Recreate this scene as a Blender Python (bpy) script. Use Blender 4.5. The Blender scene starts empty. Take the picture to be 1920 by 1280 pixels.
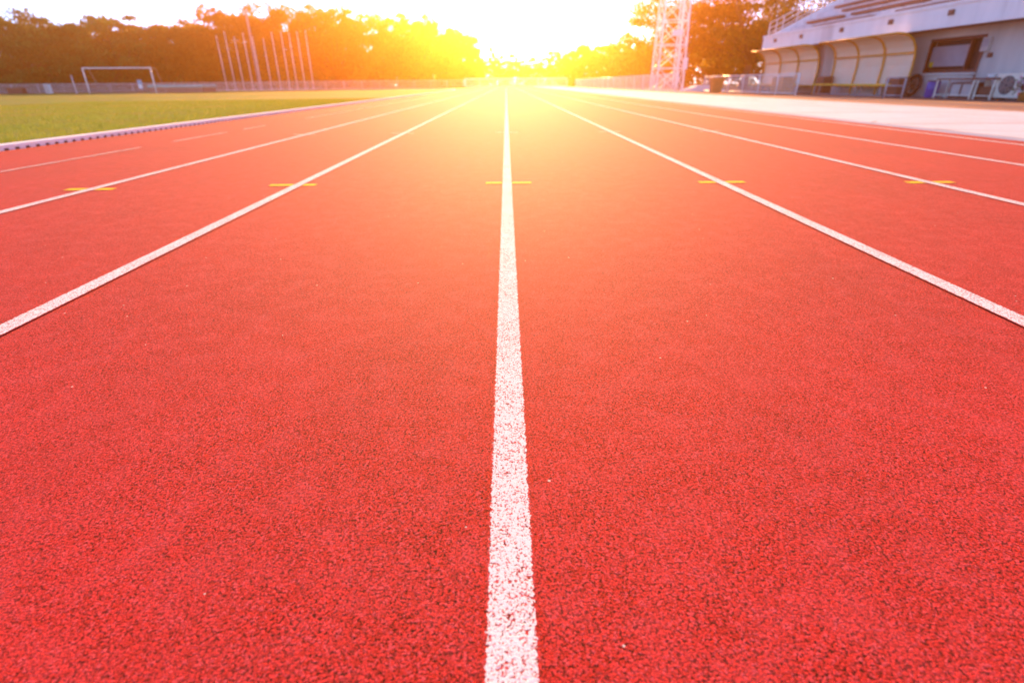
import bpy, bmesh, math, random
from mathutils import Vector, Matrix
R = math.radians
S = bpy.context.scene
COL = S.collection

# ------------------------------------------------------------------ camera
H_CAM, FPX = 0.536, 1000.0            # lens height above the track, focal length in 1920-px units
_d = Vector((-11, 483, -FPX)).normalized()          # world +Y seen from the lens
_n = Vector((1, .0064, 0)).cross(_d).normalized()   # world up
_x = _d.cross(_n)
ROT = Matrix((_x, _d, _n))                           # camera -> world
CAM = Vector((0, 0, H_CAM))
cam = bpy.data.cameras.new('camera')
cam.sensor_width = 36; cam.lens = FPX / 1920 * 36
cam.clip_start = .02; cam.clip_end = 4000
cam.dof.use_dof = True; cam.dof.focus_distance = .95; cam.dof.aperture_fstop = 3.5
co = bpy.data.objects.new('camera', cam); COL.objects.link(co)
co.matrix_world = Matrix.Translation(CAM) @ ROT.to_4x4()
S.camera = co

# ------------------------------------------------------------------ light
SUN_EL, SUN_AZ = R(13.2), R(.4)         # low golden sun straight down the lanes
w = bpy.data.worlds.new('World'); S.world = w; w.use_nodes = True
nt = w.node_tree
sky = nt.nodes.new('ShaderNodeTexSky'); sky.sky_type = 'NISHITA'; sky.sun_disc = False
sky.sun_elevation = SUN_EL; sky.sun_rotation = SUN_AZ
sky.air_density = .36; sky.dust_density = 0; sky.ozone_density = 2.5
bg = nt.nodes['Background']; bg.inputs[1].default_value = .15
nt.links.new(sky.outputs[0], bg.inputs[0])
sun = bpy.data.lights.new('sun', 'SUN'); sun.energy = 5; sun.angle = R(.53); sun.color = (1, .50, .17)
so = bpy.data.objects.new('sun', sun); COL.objects.link(so)
sd = Vector((math.sin(SUN_AZ) * math.cos(SUN_EL), math.cos(SUN_AZ) * math.cos(SUN_EL), math.sin(SUN_EL)))
so.rotation_euler = sd.to_track_quat('Z', 'Y').to_euler(); so.location = (0, 200, 60)
S.view_settings.view_transform = 'Standard'; S.view_settings.look = 'None'
S.view_settings.gamma = 1; S.view_settings.use_curve_mapping = False
S.view_settings.exposure = 2.08
S.cycles.use_denoising = True
S.cycles.max_bounces = 6; S.cycles.volume_bounces = 0; S.cycles.transparent_max_bounces = 8

HAZE_DENSITY, HAZE_G, HAZE_COL = .0021, .89, (1, .42, .09)  # haze added for the sun glow, with its orange put into the colour

# ------------------------------------------------------------------ pixel helpers (1920 x 1280 photograph)
def ray(px, py): return ROT @ Vector((px - 960, 640 - py, -FPX))
def at(px, py, Y): r = ray(px, py); return CAM + r * (Y / r.y)
def atx(px, py, X): r = ray(px, py); return CAM + r * (X / r.x)
def gz(X):                            # ground height: drains away gently on both sides of the track
    if X < -95: return -.48
    if X < -4.6: return -.0053 * (-4.6 - X)
    if X < 9.5: return 0.
    if X < 17: return -.15 * (X - 9.5) / 7.5
    return -.15
def gp(px, Y): p = at(px, 160, Y); return Vector((p.x, Y, gz(p.x)))

# ------------------------------------------------------------------ materials
def nodes(name):
    m = bpy.data.materials.new(name); m.use_nodes = True
    t = m.node_tree; return m, t, t.nodes['Principled BSDF']
def N(t, kind, **k):
    n = t.nodes.new(kind)
    for a, v in k.items():
        if a.startswith('i_'): n.inputs[a[2:].replace('_', ' ')].default_value = v
        else: setattr(n, a, v)
    return n
def mth(t, op, a, b=None, c=None, clamp=False):
    n = t.nodes.new('ShaderNodeMath'); n.operation = op; n.use_clamp = clamp
    for i, v in enumerate((a, b, c)):
        if v is None: continue
        if isinstance(v, (int, float)): n.inputs[i].default_value = v
        else: t.links.new(v, n.inputs[i])
    return n.outputs[0]
def mixc(t, f, a, b, mode='MIX'):
    n = t.nodes.new('ShaderNodeMix'); n.data_type = 'RGBA'; n.blend_type = mode
    for i, v in ((0, f), (6, a), (7, b)):
        if isinstance(v, (int, float)): n.inputs[i].default_value = v
        elif isinstance(v, tuple): n.inputs[i].default_value = v if len(v) == 4 else (*v, 1)
        else: t.links.new(v, n.inputs[i])
    return n.outputs[2]
def ramp(t, f, lo, hi, a=0., b=1.):
    n = N(t, 'ShaderNodeMapRange'); n.clamp = True
    for i, v in enumerate((lo, hi, a, b)): n.inputs[i + 1].default_value = v
    t.links.new(f, n.inputs[0]); return n.outputs[0]
def noise(t, vec, scale, detail=3, rough=.55):
    n = N(t, 'ShaderNodeTexNoise'); n.inputs['Scale'].default_value = scale
    n.inputs['Detail'].default_value = detail; n.inputs['Roughness'].default_value = rough
    if vec is not None: t.links.new(vec, n.inputs['Vector'])
    return n.outputs['Fac']
def bumpn(t, h, strength, dist):
    b = N(t, 'ShaderNodeBump'); b.inputs['Strength'].default_value = strength; b.inputs['Distance'].default_value = dist
    t.links.new(h, b.inputs['Height']); return b.outputs[0]

def mat(name, col, rough=.6, var=.18, scale=6, bump=.15, metal=0, stain=None, streak=False):
    m, t, p = nodes(name)
    tc = N(t, 'ShaderNodeNewGeometry').outputs['Position']
    v = tc
    if streak:
        mp = N(t, 'ShaderNodeMapping'); mp.inputs['Scale'].default_value = (1, 1, .12); t.links.new(tc, mp.inputs[0]); v = mp.outputs[0]
    n1 = noise(t, v, scale, 5)
    f = ramp(t, n1, .3, .7)
    c = mixc(t, f, tuple(x * (1 - var) for x in col), tuple(min(1, x * (1 + var)) for x in col))
    if stain:
        n2 = noise(t, v, scale * .35, 6, .65); c = mixc(t, ramp(t, n2, .52, .72, 0, .8), c, stain)
    t.links.new(c, p.inputs['Base Color'])
    t.links.new(ramp(t, n1, .2, .8, max(.05, rough - .1), min(1, rough + .1)), p.inputs['Roughness'])
    p.inputs['Metallic'].default_value = metal
    if bump: t.links.new(bumpn(t, noise(t, tc, scale * 8, 3), bump, .01), p.inputs['Normal'])
    return m

def track_nodes(t):
    """rubber granulate: returns colour, height, speck mask"""
    pos = N(t, 'ShaderNodeNewGeometry').outputs['Position']
    wob = N(t, 'ShaderNodeTexNoise'); wob.inputs['Scale'].default_value = 160; t.links.new(pos, wob.inputs['Vector'])
    vm = N(t, 'ShaderNodeVectorMath'); vm.operation = 'MULTIPLY_ADD'; t.links.new(wob.outputs['Color'], vm.inputs[0])
    vm.inputs[1].default_value = (.006, .006, .006); t.links.new(pos, vm.inputs[2])
    vo = N(t, 'ShaderNodeTexVoronoi'); vo.inputs['Scale'].default_value = 300; t.links.new(vm.outputs[0], vo.inputs['Vector'])
    sep = N(t, 'ShaderNodeSeparateColor'); t.links.new(vo.outputs['Color'], sep.inputs[0])
    c = mixc(t, sep.outputs[0], TRACK_A, TRACK_B)
    c = mixc(t, ramp(t, sep.outputs[1], .6, 1, 0, .7), c, TRACK_C)
    fine = noise(t, pos, 520, 2)
    gap = mth(t, 'MULTIPLY', ramp(t, vo.outputs['Distance'], .34, .54), ramp(t, noise(t, pos, 260, 3, .7), .44, .57))
    c = mixc(t, gap, c, TRACK_D)
    c = mixc(t, ramp(t, noise(t, pos, 1.1, 5, .6), .35, .68, 0, .22), c, TRACK_B, 'MIX')
    c = mixc(t, ramp(t, noise(t, pos, 14, 4, .6), .45, .75, 0, .22), c, TRACK_C, 'MIX')
    mp = N(t, 'ShaderNodeMapping'); mp.inputs['Scale'].default_value = (2.6, .22, 1); t.links.new(pos, mp.inputs[0])
    c = mixc(t, ramp(t, noise(t, mp.outputs[0], 1.3, 5, .62), .46, .72, 0, .2), c, (.26, .03, .03))
    # pale grit lying between the granules
    v2 = N(t, 'ShaderNodeTexVoronoi'); v2.inputs['Scale'].default_value = 34; t.links.new(pos, v2.inputs['Vector'])
    s2 = N(t, 'ShaderNodeSeparateColor'); t.links.new(v2.outputs['Color'], s2.inputs[0])
    grit = mth(t, 'MULTIPLY', mth(t, 'GREATER_THAN', s2.outputs[0], .955), mth(t, 'LESS_THAN', v2.outputs['Distance'], .075))
    c = mixc(t, grit, c, (.62, .55, .5))
    ht = mth(t, 'SUBTRACT', mth(t, 'MULTIPLY', fine, .9), mth(t, 'MULTIPLY', vo.outputs['Distance'], .8))
    return c, ht, vo, pos
TRACK_A = (.44, .019, .014); TRACK_B = (.66, .040, .044); TRACK_C = (.68, .096, .125); TRACK_D = (.018, .002, .002)

def track_material():
    m, t, p = nodes('red_rubber_granules')
    c, h, vo, pos = track_nodes(t)
    t.links.new(c, p.inputs['Base Color'])
    p.inputs['Roughness'].default_value = .9; p.inputs['Specular IOR Level'].default_value = .19; p.inputs['Specular Tint'].default_value = (1, .85, .28, 1)  # specular tint puts the orange of the sun glow into the sheen
    t.links.new(bumpn(t, h, .32, .0014), p.inputs['Normal'])
    return m
def paint_material(name, col, half, wear, axis=0, edge=.008, gaps=0):
    """worn road paint over the rubber: chips show the granules below"""
    m, t, p = nodes(name)
    c, h, vo, pos = track_nodes(t)
    tc = N(t, 'ShaderNodeTexCoord').outputs['Object']
    sx = N(t, 'ShaderNodeSeparateXYZ'); t.links.new(tc, sx.inputs[0])
    ax = mth(t, 'ABSOLUTE', sx.outputs[axis])
    n = noise(t, pos, 310, 3, .65)
    edgem = mth(t, 'LESS_THAN', mth(t, 'ADD', ax, mth(t, 'MULTIPLY', mth(t, 'SUBTRACT', noise(t, pos, 210, 3, .65), .5), edge * 1.5)), half)
    patch = ramp(t, noise(t, pos, 5, 3), .3, .7, -.03, .03)
    chip = mth(t, 'GREATER_THAN', mth(t, 'ADD', n, patch), wear)
    if gaps: chip = mth(t, 'MULTIPLY', chip, mth(t, 'GREATER_THAN', noise(t, pos, .55, 4, .6), gaps))
    holes = mth(t, 'LESS_THAN', mth(t, 'ADD', vo.outputs['Distance'], mth(t, 'MULTIPLY', noise(t, pos, 60, 2), .5)), 1.02)
    mask = mth(t, 'MULTIPLY', mth(t, 'MULTIPLY', edgem, chip), holes)
    grime = mixc(t, ramp(t, noise(t, pos, 40, 4), .4, .75, 0, .22), col, (col[0] * .75, col[1] * .68, col[2] * .68))
    t.links.new(mixc(t, mask, c, grime), p.inputs['Base Color'])
    p.inputs['Roughness'].default_value = .9; p.inputs['Specular IOR Level'].default_value = .24; p.inputs['Specular Tint'].default_value = (1, .85, .28, 1)  # same glow tint put into the sheen of the paint
    t.links.new(bumpn(t, h, .32, .0014), p.inputs['Normal'])
    return m

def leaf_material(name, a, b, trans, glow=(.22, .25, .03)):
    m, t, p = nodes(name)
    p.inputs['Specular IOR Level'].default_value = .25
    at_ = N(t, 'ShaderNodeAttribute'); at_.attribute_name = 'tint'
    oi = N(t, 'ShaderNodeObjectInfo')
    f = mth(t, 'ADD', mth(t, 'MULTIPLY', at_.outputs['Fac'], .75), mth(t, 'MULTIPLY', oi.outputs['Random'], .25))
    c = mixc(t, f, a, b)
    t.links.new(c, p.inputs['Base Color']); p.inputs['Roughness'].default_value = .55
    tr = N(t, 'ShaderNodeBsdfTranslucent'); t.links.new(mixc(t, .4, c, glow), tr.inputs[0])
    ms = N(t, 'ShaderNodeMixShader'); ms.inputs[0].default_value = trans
    t.links.new(p.outputs[0], ms.inputs[1]); t.links.new(tr.outputs[0], ms.inputs[2])
    t.links.new(ms.outputs[0], t.nodes['Material Output'].inputs[0])
    return m

def sheet_material():                 # ribbed translucent polycarbonate
    m, t, p = nodes('cream_polycarbonate')
    pos = N(t, 'ShaderNodeNewGeometry').outputs['Position']
    c = mixc(t, ramp(t, noise(t, pos, 2.2, 4), .35, .7), (.95, .72, .52), (.93, .78, .60))
    t.links.new(c, p.inputs['Base Color']); p.inputs['Roughness'].default_value = .35
    tr = N(t, 'ShaderNodeBsdfTranslucent'); t.links.new(c, tr.inputs[0])
    ms = N(t, 'ShaderNodeMixShader'); ms.inputs[0].default_value = .1
    t.links.new(p.outputs[0], ms.inputs[1]); t.links.new(tr.outputs[0], ms.inputs[2])
    t.links.new(ms.outputs[0], t.nodes['Material Output'].inputs[0])
    return m

def grass_material(name):
    m, t, p = nodes(name)
    pos = N(t, 'ShaderNodeNewGeometry').outputs['Position']
    c = mixc(t, ramp(t, noise(t, pos, 60, 4, .7), .3, .7), (.08, .17, .011), (.22, .34, .026))
    c = mixc(t, ramp(t, noise(t, pos, .5, 6, .65), .47, .62, 0, .85), c, (.24, .17, .045))
    c = mixc(t, ramp(t, noise(t, pos, .13, 4, .6), .45, .7, 0, .6), c, (.34, .34, .03))
    t.links.new(c, p.inputs['Base Color']); p.inputs['Roughness'].default_value = .9
    p.inputs['Specular IOR Level'].default_value = .15
    t.links.new(bumpn(t, noise(t, pos, 45, 4, .7), .8, .03), p.inputs['Normal'])
    return m

M = {
 'track': track_material(),
 'line': paint_material('worn_white_paint', (.82, .82, .84), .026, .425),
 'faintline': paint_material('nearly_gone_white_paint', (.80, .74, .73), .018, .47),
 'ymark': paint_material('worn_yellow_paint', (.88, .66, .01), .029, .34, 1),
 'wmark': paint_material('worn_pale_paint', (.80, .70, .68), .020, .42, 1),
 'grass': grass_material('mown_grass'),
 'ground': mat('dusty_ground', (.07, .06, .025), .95, .3, .4, .3),
 'concrete': None,
 'edging': mat('blue_grey_edging', (.30, .36, .50), .8, .15, 3, .2),
 'dirt': mat('brown_paving', (.26, .125, .08), .85, .2, 1.4, .3, stain=(.19, .085, .05)),
 'kerb': mat('kerb_aluminium', (.94, .90, .82), .5, .04, 6, .1),
 'white': mat('white_paint', (.86, .86, .85), .45, .06, 4, .05),
 'galv': mat('galvanised_steel', (.40, .40, .44), .6, .1, 6, .05),
 'palepole': mat('pale_pole_paint', (.76, .72, .70), .45, .08, 3, .05),
 'plaster': mat('white_plaster', (.72, .67, .63), .85, .1, .8, .15, stain=(.45, .42, .41), streak=True),
 'fascia': mat('weathered_white_fascia', (.88, .87, .87), .75, .06, 1.6, .12, stain=(.52, .50, .50), streak=True),
 'soffit': mat('brown_soffit', (.30, .17, .09), .8, .15, 1, .1),
 'tier': mat('tier_concrete', (.74, .73, .76), .85, .12, 1.2, .15, stain=(.46, .42, .42)),
 'brownwood': mat('brown_timber', (.20, .075, .035), .6, .25, 5, .2),
 'redbrown': mat('red_brown_paint', (.16, .042, .02), .5, .15, 4, .08),
 'orange': mat('orange_yellow_paint', (.78, .33, .03), .4, .08, 3, .05),
 'yellow': mat('bright_yellow_plank', (.88, .54, .03), .45, .08, 3, .05),
 'sheet': sheet_material(),
 'teal': mat('teal_vinyl', (.22, .50, .46), .5, .12, 3, .1),
 'matside': mat('mat_side_vinyl', (.28, .17, .13), .6, .15, 3, .1),
 'blue': mat('blue_plastic', (.06, .08, .42), .35, .1, 4, .05),
 'pale': mat('pale_panel', (.52, .48, .46), .6, .1, 3, .05),
 'cream': mat('cream_enamel', (.88, .80, .66), .4, .08, 3, .05),
 'dark': mat('dark_rubber', (.03, .02, .018), .7, .2, 6, .1),
 'glass': mat('grey_roller_screen', (.36, .33, .38), .35, .1, 2, .03),
 'room_shade': mat('painted_room_shade', (.035, .02, .016), .7, .2, 3, 0),
 'sign_y': mat('yellow_sticker', (.75, .55, .02), .5, .05, 5, 0),
 'turq': mat('turquoise_panel', (.08, .45, .60), .5, .1, 5, .05),
 'terracotta': mat('terracotta', (.60, .22, .05), .8, .15, 5, .1),
 'pink': mat('pink_petals', (.60, .07, .36), .6, .2, 20, .1),
 'bark': mat('tree_bark', (.10, .065, .045), .9, .25, 3, .5),
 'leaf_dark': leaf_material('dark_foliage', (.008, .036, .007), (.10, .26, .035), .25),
 'leaf_mid': leaf_material('mid_foliage', (.018, .044, .006), (.14, .19, .022), .52, (.40, .26, .02)),  # gold of the backlight put into the transmitted leaf colour
 'leaf_light': leaf_material('light_foliage', (.05, .08, .012), (.16, .18, .025), .5, (.40, .28, .03)),  # backlit gold mixed into the translucent colour here too
}

def slab_material():                  # cast slabs: joints, hairline cracks, dirt
    m, t, p = nodes('pale_concrete')
    pos = N(t, 'ShaderNodeNewGeometry').outputs['Position']
    sx = N(t, 'ShaderNodeSeparateXYZ'); t.links.new(pos, sx.inputs[0])
    c = mixc(t, ramp(t, noise(t, pos, .7, 6, .65), .4, .7), (.62, .67, .74), (.52, .55, .60))
    c = mixc(t, ramp(t, noise(t, pos, 9, 5, .7), .5, .8, 0, .35), c, (.40, .37, .34))
    jy = mth(t, 'LESS_THAN', mth(t, 'ABSOLUTE', mth(t, 'SUBTRACT', mth(t, 'FRACT', mth(t, 'DIVIDE', sx.outputs[1], 3.1)), .5)), .011)
    jx = mth(t, 'LESS_THAN', mth(t, 'ABSOLUTE', mth(t, 'SUBTRACT', sx.outputs[0], 7.3)), .018)
    v = N(t, 'ShaderNodeTexVoronoi'); v.feature = 'DISTANCE_TO_EDGE'; v.inputs['Scale'].default_value = .45; t.links.new(pos, v.inputs['Vector'])
    cr = mth(t, 'MULTIPLY', mth(t, 'LESS_THAN', v.outputs['Distance'], .008), mth(t, 'GREATER_THAN', noise(t, pos, .3, 2), .52))
    c = mixc(t, mth(t, 'MULTIPLY', mth(t, 'MAXIMUM', mth(t, 'MAXIMUM', jy, jx), cr), .7), c, (.16, .13, .11))
    t.links.new(c, p.inputs['Base Color']); p.inputs['Roughness'].default_value = .85; p.inputs['Specular IOR Level'].default_value = .2
    t.links.new(bumpn(t, noise(t, pos, 60, 4), .2, .004), p.inputs['Normal'])
    return m
M['concrete'] = slab_material()

# ------------------------------------------------------------------ mesh helpers
class MB:
    def __init__(s, o=(0, 0, 0)): s.v = []; s.f = []; s.o = Vector(o)
    def add(s, vs, fs):
        b = len(s.v); s.v += [tuple(Vector(v) - s.o) for v in vs]; s.f += [tuple(i + b for i in f) for f in fs]
    def box(s, a, b):
        (x0, y0, z0), (x1, y1, z1) = a, b
        s.add([(x0, y0, z0), (x1, y0, z0), (x1, y1, z0), (x0, y1, z0), (x0, y0, z1), (x1, y0, z1), (x1, y1, z1), (x0, y1, z1)],
              [(3, 2, 1, 0), (4, 5, 6, 7), (0, 1, 5, 4), (1, 2, 6, 5), (2, 3, 7, 6), (3, 0, 4, 7)])
        return s
    def bar(s, p, q, wd, ht, up=(0, 0, 1)):
        p, q = Vector(p), Vector(q); d = (q - p).normalized(); up = Vector(up)
        if abs(d.dot(up)) > .98: up = Vector((0, 1, 0))
        r = d.cross(up).normalized(); u = r.cross(d)
        vs = [e + r * (a * wd / 2) + u * (b * ht / 2) for e in (p, q) for a, b in ((-1, -1), (1, -1), (1, 1), (-1, 1))]
        s.add(vs, [(3, 2, 1, 0), (4, 5, 6, 7), (0, 1, 5, 4), (1, 2, 6, 5), (2, 3, 7, 6), (3, 0, 4, 7)]); return s
    def tube(s, pts, rad, n=8, cap=True):
        pts = [Vector(p) for p in pts]; rad = rad if isinstance(rad, (list, tuple)) else [rad] * len(pts)
        vs, fs = [], []
        r0 = None
        for i, p in enumerate(pts):
            d = (pts[min(i + 1, len(pts) - 1)] - pts[max(i - 1, 0)]).normalized()
            if r0 is None: r0 = d.cross(Vector((0, 0, 1)) if abs(d.z) < .9 else Vector((1, 0, 0))).normalized()
            r0 = (r0 - d * r0.dot(d)).normalized(); u = d.cross(r0)
            for k in range(n):
                a = 2 * math.pi * k / n; vs.append(p + (r0 * math.cos(a) + u * math.sin(a)) * rad[i])
        for i in range(len(pts) - 1):
            for k in range(n):
                a, b = i * n + k, i * n + (k + 1) % n; fs.append((a, b, b + n, a + n))
        if cap: fs.append(tuple(range(n))[::-1]); fs.append(tuple(range((len(pts) - 1) * n, len(pts) * n)))
        s.add(vs, fs); return s
    def sheet(s, prof, axis_a, axis_b, thick):     # profile (list of xz) swept between two y values, with thickness
        nrm = []
        for i in range(len(prof)):
            a, b = prof[max(i - 1, 0)], prof[min(i + 1, len(prof) - 1)]
            d = Vector((b[0] - a[0], b[1] - a[1])).normalized(); nrm.append((-d.y * thick, d.x * thick))
        vs = []
        for y in (axis_a, axis_b):
            vs += [(x, y, z) for x, z in prof] + [(x + n[0], y, z + n[1]) for (x, z), n in zip(prof, nrm)]
        n = len(prof); fs = []
        for i in range(n - 1):
            fs += [(i, i + 1, 2 * n + i + 1, 2 * n + i), (n + i, 3 * n + i, 3 * n + i + 1, n + i + 1),
                   (i, n + i, n + i + 1, i + 1), (2 * n + i, 2 * n + i + 1, 3 * n + i + 1, 3 * n + i)]
        fs += [(0, 2 * n, 3 * n, n), (n - 1, 2 * n - 1, 4 * n - 1, 3 * n - 1)]
        s.add(vs, fs); return s
    def build(s, name, m, parent=None, smooth=False, bevel=0):
        me = bpy.data.meshes.new(name); me.from_pydata(s.v, [], s.f)
        bm = bmesh.new(); bm.from_mesh(me); bmesh.ops.recalc_face_normals(bm, faces=bm.faces)
        if bevel: bmesh.ops.bevel(bm, geom=bm.edges[:], offset=bevel, segments=2, affect='EDGES', profile=.5)
        bm.to_mesh(me); bm.free()
        if smooth:
            for p in me.polygons: p.use_smooth = True
        me.materials.append(M[m] if isinstance(m, str) else m)
        o = bpy.data.objects.new(name, me); COL.objects.link(o)
        if parent is not None: o.parent = parent
        else: o.location = s.o
        return o

def tag(o, label, cat, group=None):
    o['label'] = label; o['category'] = cat
    if group: o['group'] = group
    return o
def thing(name, label, cat, loc, group=None, rz=0):
    o = bpy.data.objects.new(name, None); o.empty_display_size = .3; COL.objects.link(o)
    o.location = loc; o.rotation_euler.z = rz
    return tag(o, label, cat, group)
def kids(o): return [c for c in bpy.data.objects if c.parent == o]
def dup(root, label, loc, scale=None, rz=None):
    r = root.copy(); COL.objects.link(r); r.location = loc; r['label'] = label
    if scale: r.scale = scale
    if rz is not None: r.rotation_euler.z = rz
    for c in CH[root.name]:
        d = c.copy(); COL.objects.link(d); d.parent = r
    return r
CH = {}

# ------------------------------------------------------------------ ground, field, track
def strip(name, x0, x1, y0, y1, dz, m, parent=None, kind='structure', ny=1):
    xs = sorted({x0, x1} | {b for b in (-95, -4.6, 9.5, 17) if x0 < b < x1})
    b = MB(); ys = [y0 + (y1 - y0) * i / ny for i in range(ny + 1)]
    vs = [(x, y, gz(x) + dz) for y in ys for x in xs]; n = len(xs)
    b.add(vs, [(j * n + i, j * n + i + 1, (j + 1) * n + i + 1, (j + 1) * n + i) for j in range(ny) for i in range(n - 1)])
    o = b.build(name, m, parent)
    if kind and parent is None: o['kind'] = kind
    return o
strip('ground', -320, 320, -120, 330, -.012, 'ground')
KX, EX = -4.6, 4.95                     # kerb and outer edge of the near straight
BC, BR, TW = (-41.1, 52.), 36.5, 9.6    # far bend: centre, kerb radius, track width
LC = -40.                               # centre y of the near bend, behind the camera
def oval(r, n=48):
    c = [(BC[0] + r * math.cos(a), BC[1] + r * math.sin(a)) for a in [math.pi * i / n for i in range(n + 1)]]
    c += [(BC[0] + r * math.cos(a), LC + r * math.sin(a)) for a in [math.pi + math.pi * i / n for i in range(n + 1)]]
    return c
b = MB(); o_ = oval(BR)
n = len(o_); rings = 10
vs = [(BC[0] + (x - BC[0]) * k / rings, 6 + (y - 6) * k / rings, 0) for k in range(1, rings + 1) for x, y in o_]
vs = [(x, y, gz(x)) for x, y, _ in vs] + [(BC[0], 6, gz(BC[0]))]
fs = [((k - 1) * n + i, (k - 1) * n + (i + 1) % n, k * n + (i + 1) % n, k * n + i) for k in range(1, rings) for i in range(n)]
fs += [(n * rings, i, (i + 1) % n) for i in range(n)]
b.add(vs, fs); fo = b.build('grass_field', 'grass'); fo['kind'] = 'structure'
b = MB(); a_, c_ = oval(BR), oval(BR + TW)
vs = []
for k in range(5):
    vs += [(x + (X - x) * k / 4, y + (Y - y) * k / 4, 0) for (x, y), (X, Y) in zip(a_, c_)]
vs = [(x, y, gz(x) + .004) for x, y, _ in vs]
b.add(vs, [(k * n + i, k * n + (i + 1) % n, (k + 1) * n + (i + 1) % n, (k + 1) * n + i) for k in range(4) for i in range(n)])
b.add([(KX + .003, -12, .008), (EX, -12, .008), (EX, 109.4, .008), (KX + .003, 109.4, .008)], [(0, 1, 2, 3)])   # the straight with its chute
track = b.build('running_track', 'track'); track['kind'] = 'structure'

def lane_line(x, m, wd=.03, y1=108.6, y0=-3):
    b = MB((x, 0, 0)); b.add([(x - wd, y0, .0115), (x + wd, y0, .0115), (x + wd, y1, .0115), (x - wd, y1, .0115)], [(0, 1, 2, 3)])
    o = b.build('lane_line', m); o.parent = track
lane_line(0, 'line'); lane_line(-1.22, 'line'); lane_line(1.248, 'line'); lane_line(-2.36, 'line'); lane_line(2.43, 'line')
lane_line(3.55, 'line', .026); lane_line(4.66, 'line', .026); [lane_line(-3.48, 'faintline', .022, b_, a_) for a_, b_ in ((3.2, 5.4), (5.95, 7.15), (7.6, 8.3), (10, 49))]
def cross_mark(x, y, m, ln, wd, nm):
    b = MB((x, y, 0)); b.add([(x - ln / 2, y - wd, .0098), (x + ln / 2, y - wd, .0098), (x + ln / 2, y + wd, .0098), (x - ln / 2, y + wd, .0098)], [(0, 1, 2, 3)])
    o = b.build(nm, m); o.parent = track
for x, y in ((-2.37, 3.13), (-1.253, 3.22), (.008, 3.24), (1.258, 3.21), (2.44, 3.15)): cross_mark(x, y, 'ymark', .268, .036, 'yellow_mark')
for x, y in ((-2.38, 6.75), (-1.24, 6.85), (0, 6.85), (1.24, 6.85), (2.45, 6.85)): cross_mark(x, y, 'wmark', .26, .03, 'pale_mark')

strip('concrete_apron', EX + .22, 9.5, -12, 112, .012, 'concrete', ny=4)
strip('drain_edging', EX, EX + .22, -12, 112, .010, 'edging')
strip('brown_yard', 9.5, 19.6, -12, 50, .002, 'dirt')

# low kerb with drainage notches
b = MB((KX, 0, 0))
x0, x1 = KX - .13, KX
b.box((x0, -1.2, .028), (x1, 52, .056))
y = -1.2
while y < 52:
    b.box((x0 + .004, y, -.002), (x1 - .001, y + .062, .028)); y += .122
kv = []
for i in range(70):
    a = 1.75 * i / 69
    for r, z in ((BR - .13, -.01), (BR - .13, .056), (BR, .056), (BR, -.01)):
        X = BC[0] + r * math.cos(a) ; kv.append((X, BC[1] + r * math.sin(a), gz(X) + z))
b.add(kv, [(i * 4 + k, i * 4 + (k + 1) % 4, i * 4 + 4 + (k + 1) % 4, i * 4 + 4 + k) for i in range(69) for k in range(4)])
kb = tag(b.build('track_kerb', 'kerb', bevel=0), 'long low off-white kerb with dark drainage notches between grass and track', 'kerb')

MB((KX, 0, 0)).box((KX - .03, -1.2, -.004), (KX - .012, 52, .0278)).build('notch_shade_strip', 'redbrown').parent = kb; kb.children[0].location = (0, 0, 0)  # dark strip added behind the notches to stand for their shade
# grass blades along the near part of the field
rng = random.Random(4)
def fast_mesh(name, verts, faces, m, parent=None, tint=None):
    me = bpy.data.meshes.new(name); me.from_pydata(verts, [], faces)
    if tint:
        a = me.attributes.new('tint', 'FLOAT', 'FACE'); a.data.foreach_set('value', tint)
    me.materials.append(m); o = bpy.data.objects.new(name, me); COL.objects.link(o)
    if parent is not None: o.parent = parent
    return o
gv, gf, gt = [], [], []
for i in range(150000):
    u = rng.random(); X = KX - .14 - 13 * u ** 1.7; Y = -1 + 26 * rng.random() ** 1.15
    z = gz(X); hgt = rng.uniform(.018, .05); a = rng.random() * 6.283; wd = rng.uniform(.0014, .003) * (1 + Y * .05)
    dx, dy = math.cos(a) * wd, math.sin(a) * wd; lx, ly = rng.gauss(0, .014), rng.gauss(0, .014)
    k = len(gv); gv += [(X - dx, Y - dy, z), (X + dx, Y + dy, z), (X + lx, Y + ly, z + hgt)]; gf.append((k, k + 1, k + 2)); gt.append(rng.random())
gm = leaf_material('grass_blades', (.08, .15, .010), (.26, .33, .03), .5)
_t = gm.node_tree; _p = _t.nodes['Principled BSDF']; _c = _p.inputs['Base Color'].links[0].from_socket
_pos = N(_t, 'ShaderNodeNewGeometry').outputs['Position']
_t.links.new(mixc(_t, ramp(_t, noise(_t, _pos, .5, 6, .65), .47, .62, 0, .8), _c, (.27, .20, .06)), _p.inputs['Base Color'])
go = fast_mesh('grass', gv, gf, gm, tint=gt); go['kind'] = 'stuff'

# ------------------------------------------------------------------ football goal
gy = 63.6
pl, pr = gp(164, gy), gp(290, gy)
g = thing('football_goal', 'white football goal standing on the grass in front of the dark trees', 'goal', (pl + pr) / 2)
c = (pl + pr) / 2; hw = (pr - pl).x / 2; G = .06
for s in (-1, 1):
    MB().tube([(s * hw, 0, 0), (s * hw, 0, 2.44 + G)], G, 10).build('post', 'white', g, True)
MB().tube([(-hw + G, 0, 2.44), (hw - G, 0, 2.44)], G, 10).build('crossbar', 'white', g, True)
for s in (-1, 1):
    MB().tube([(s * hw, .06, 2.44), (s * hw, .9, 2.40), (s * hw, 1.9, 0.03), (s * hw, .06, .03)], .022, 6).build('side_stay', 'galv', g, True)
MB().tube([(-hw, 1.9, .03), (hw, 1.9, .03)], .022, 6).build('ground_bar', 'galv', g, True)

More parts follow.
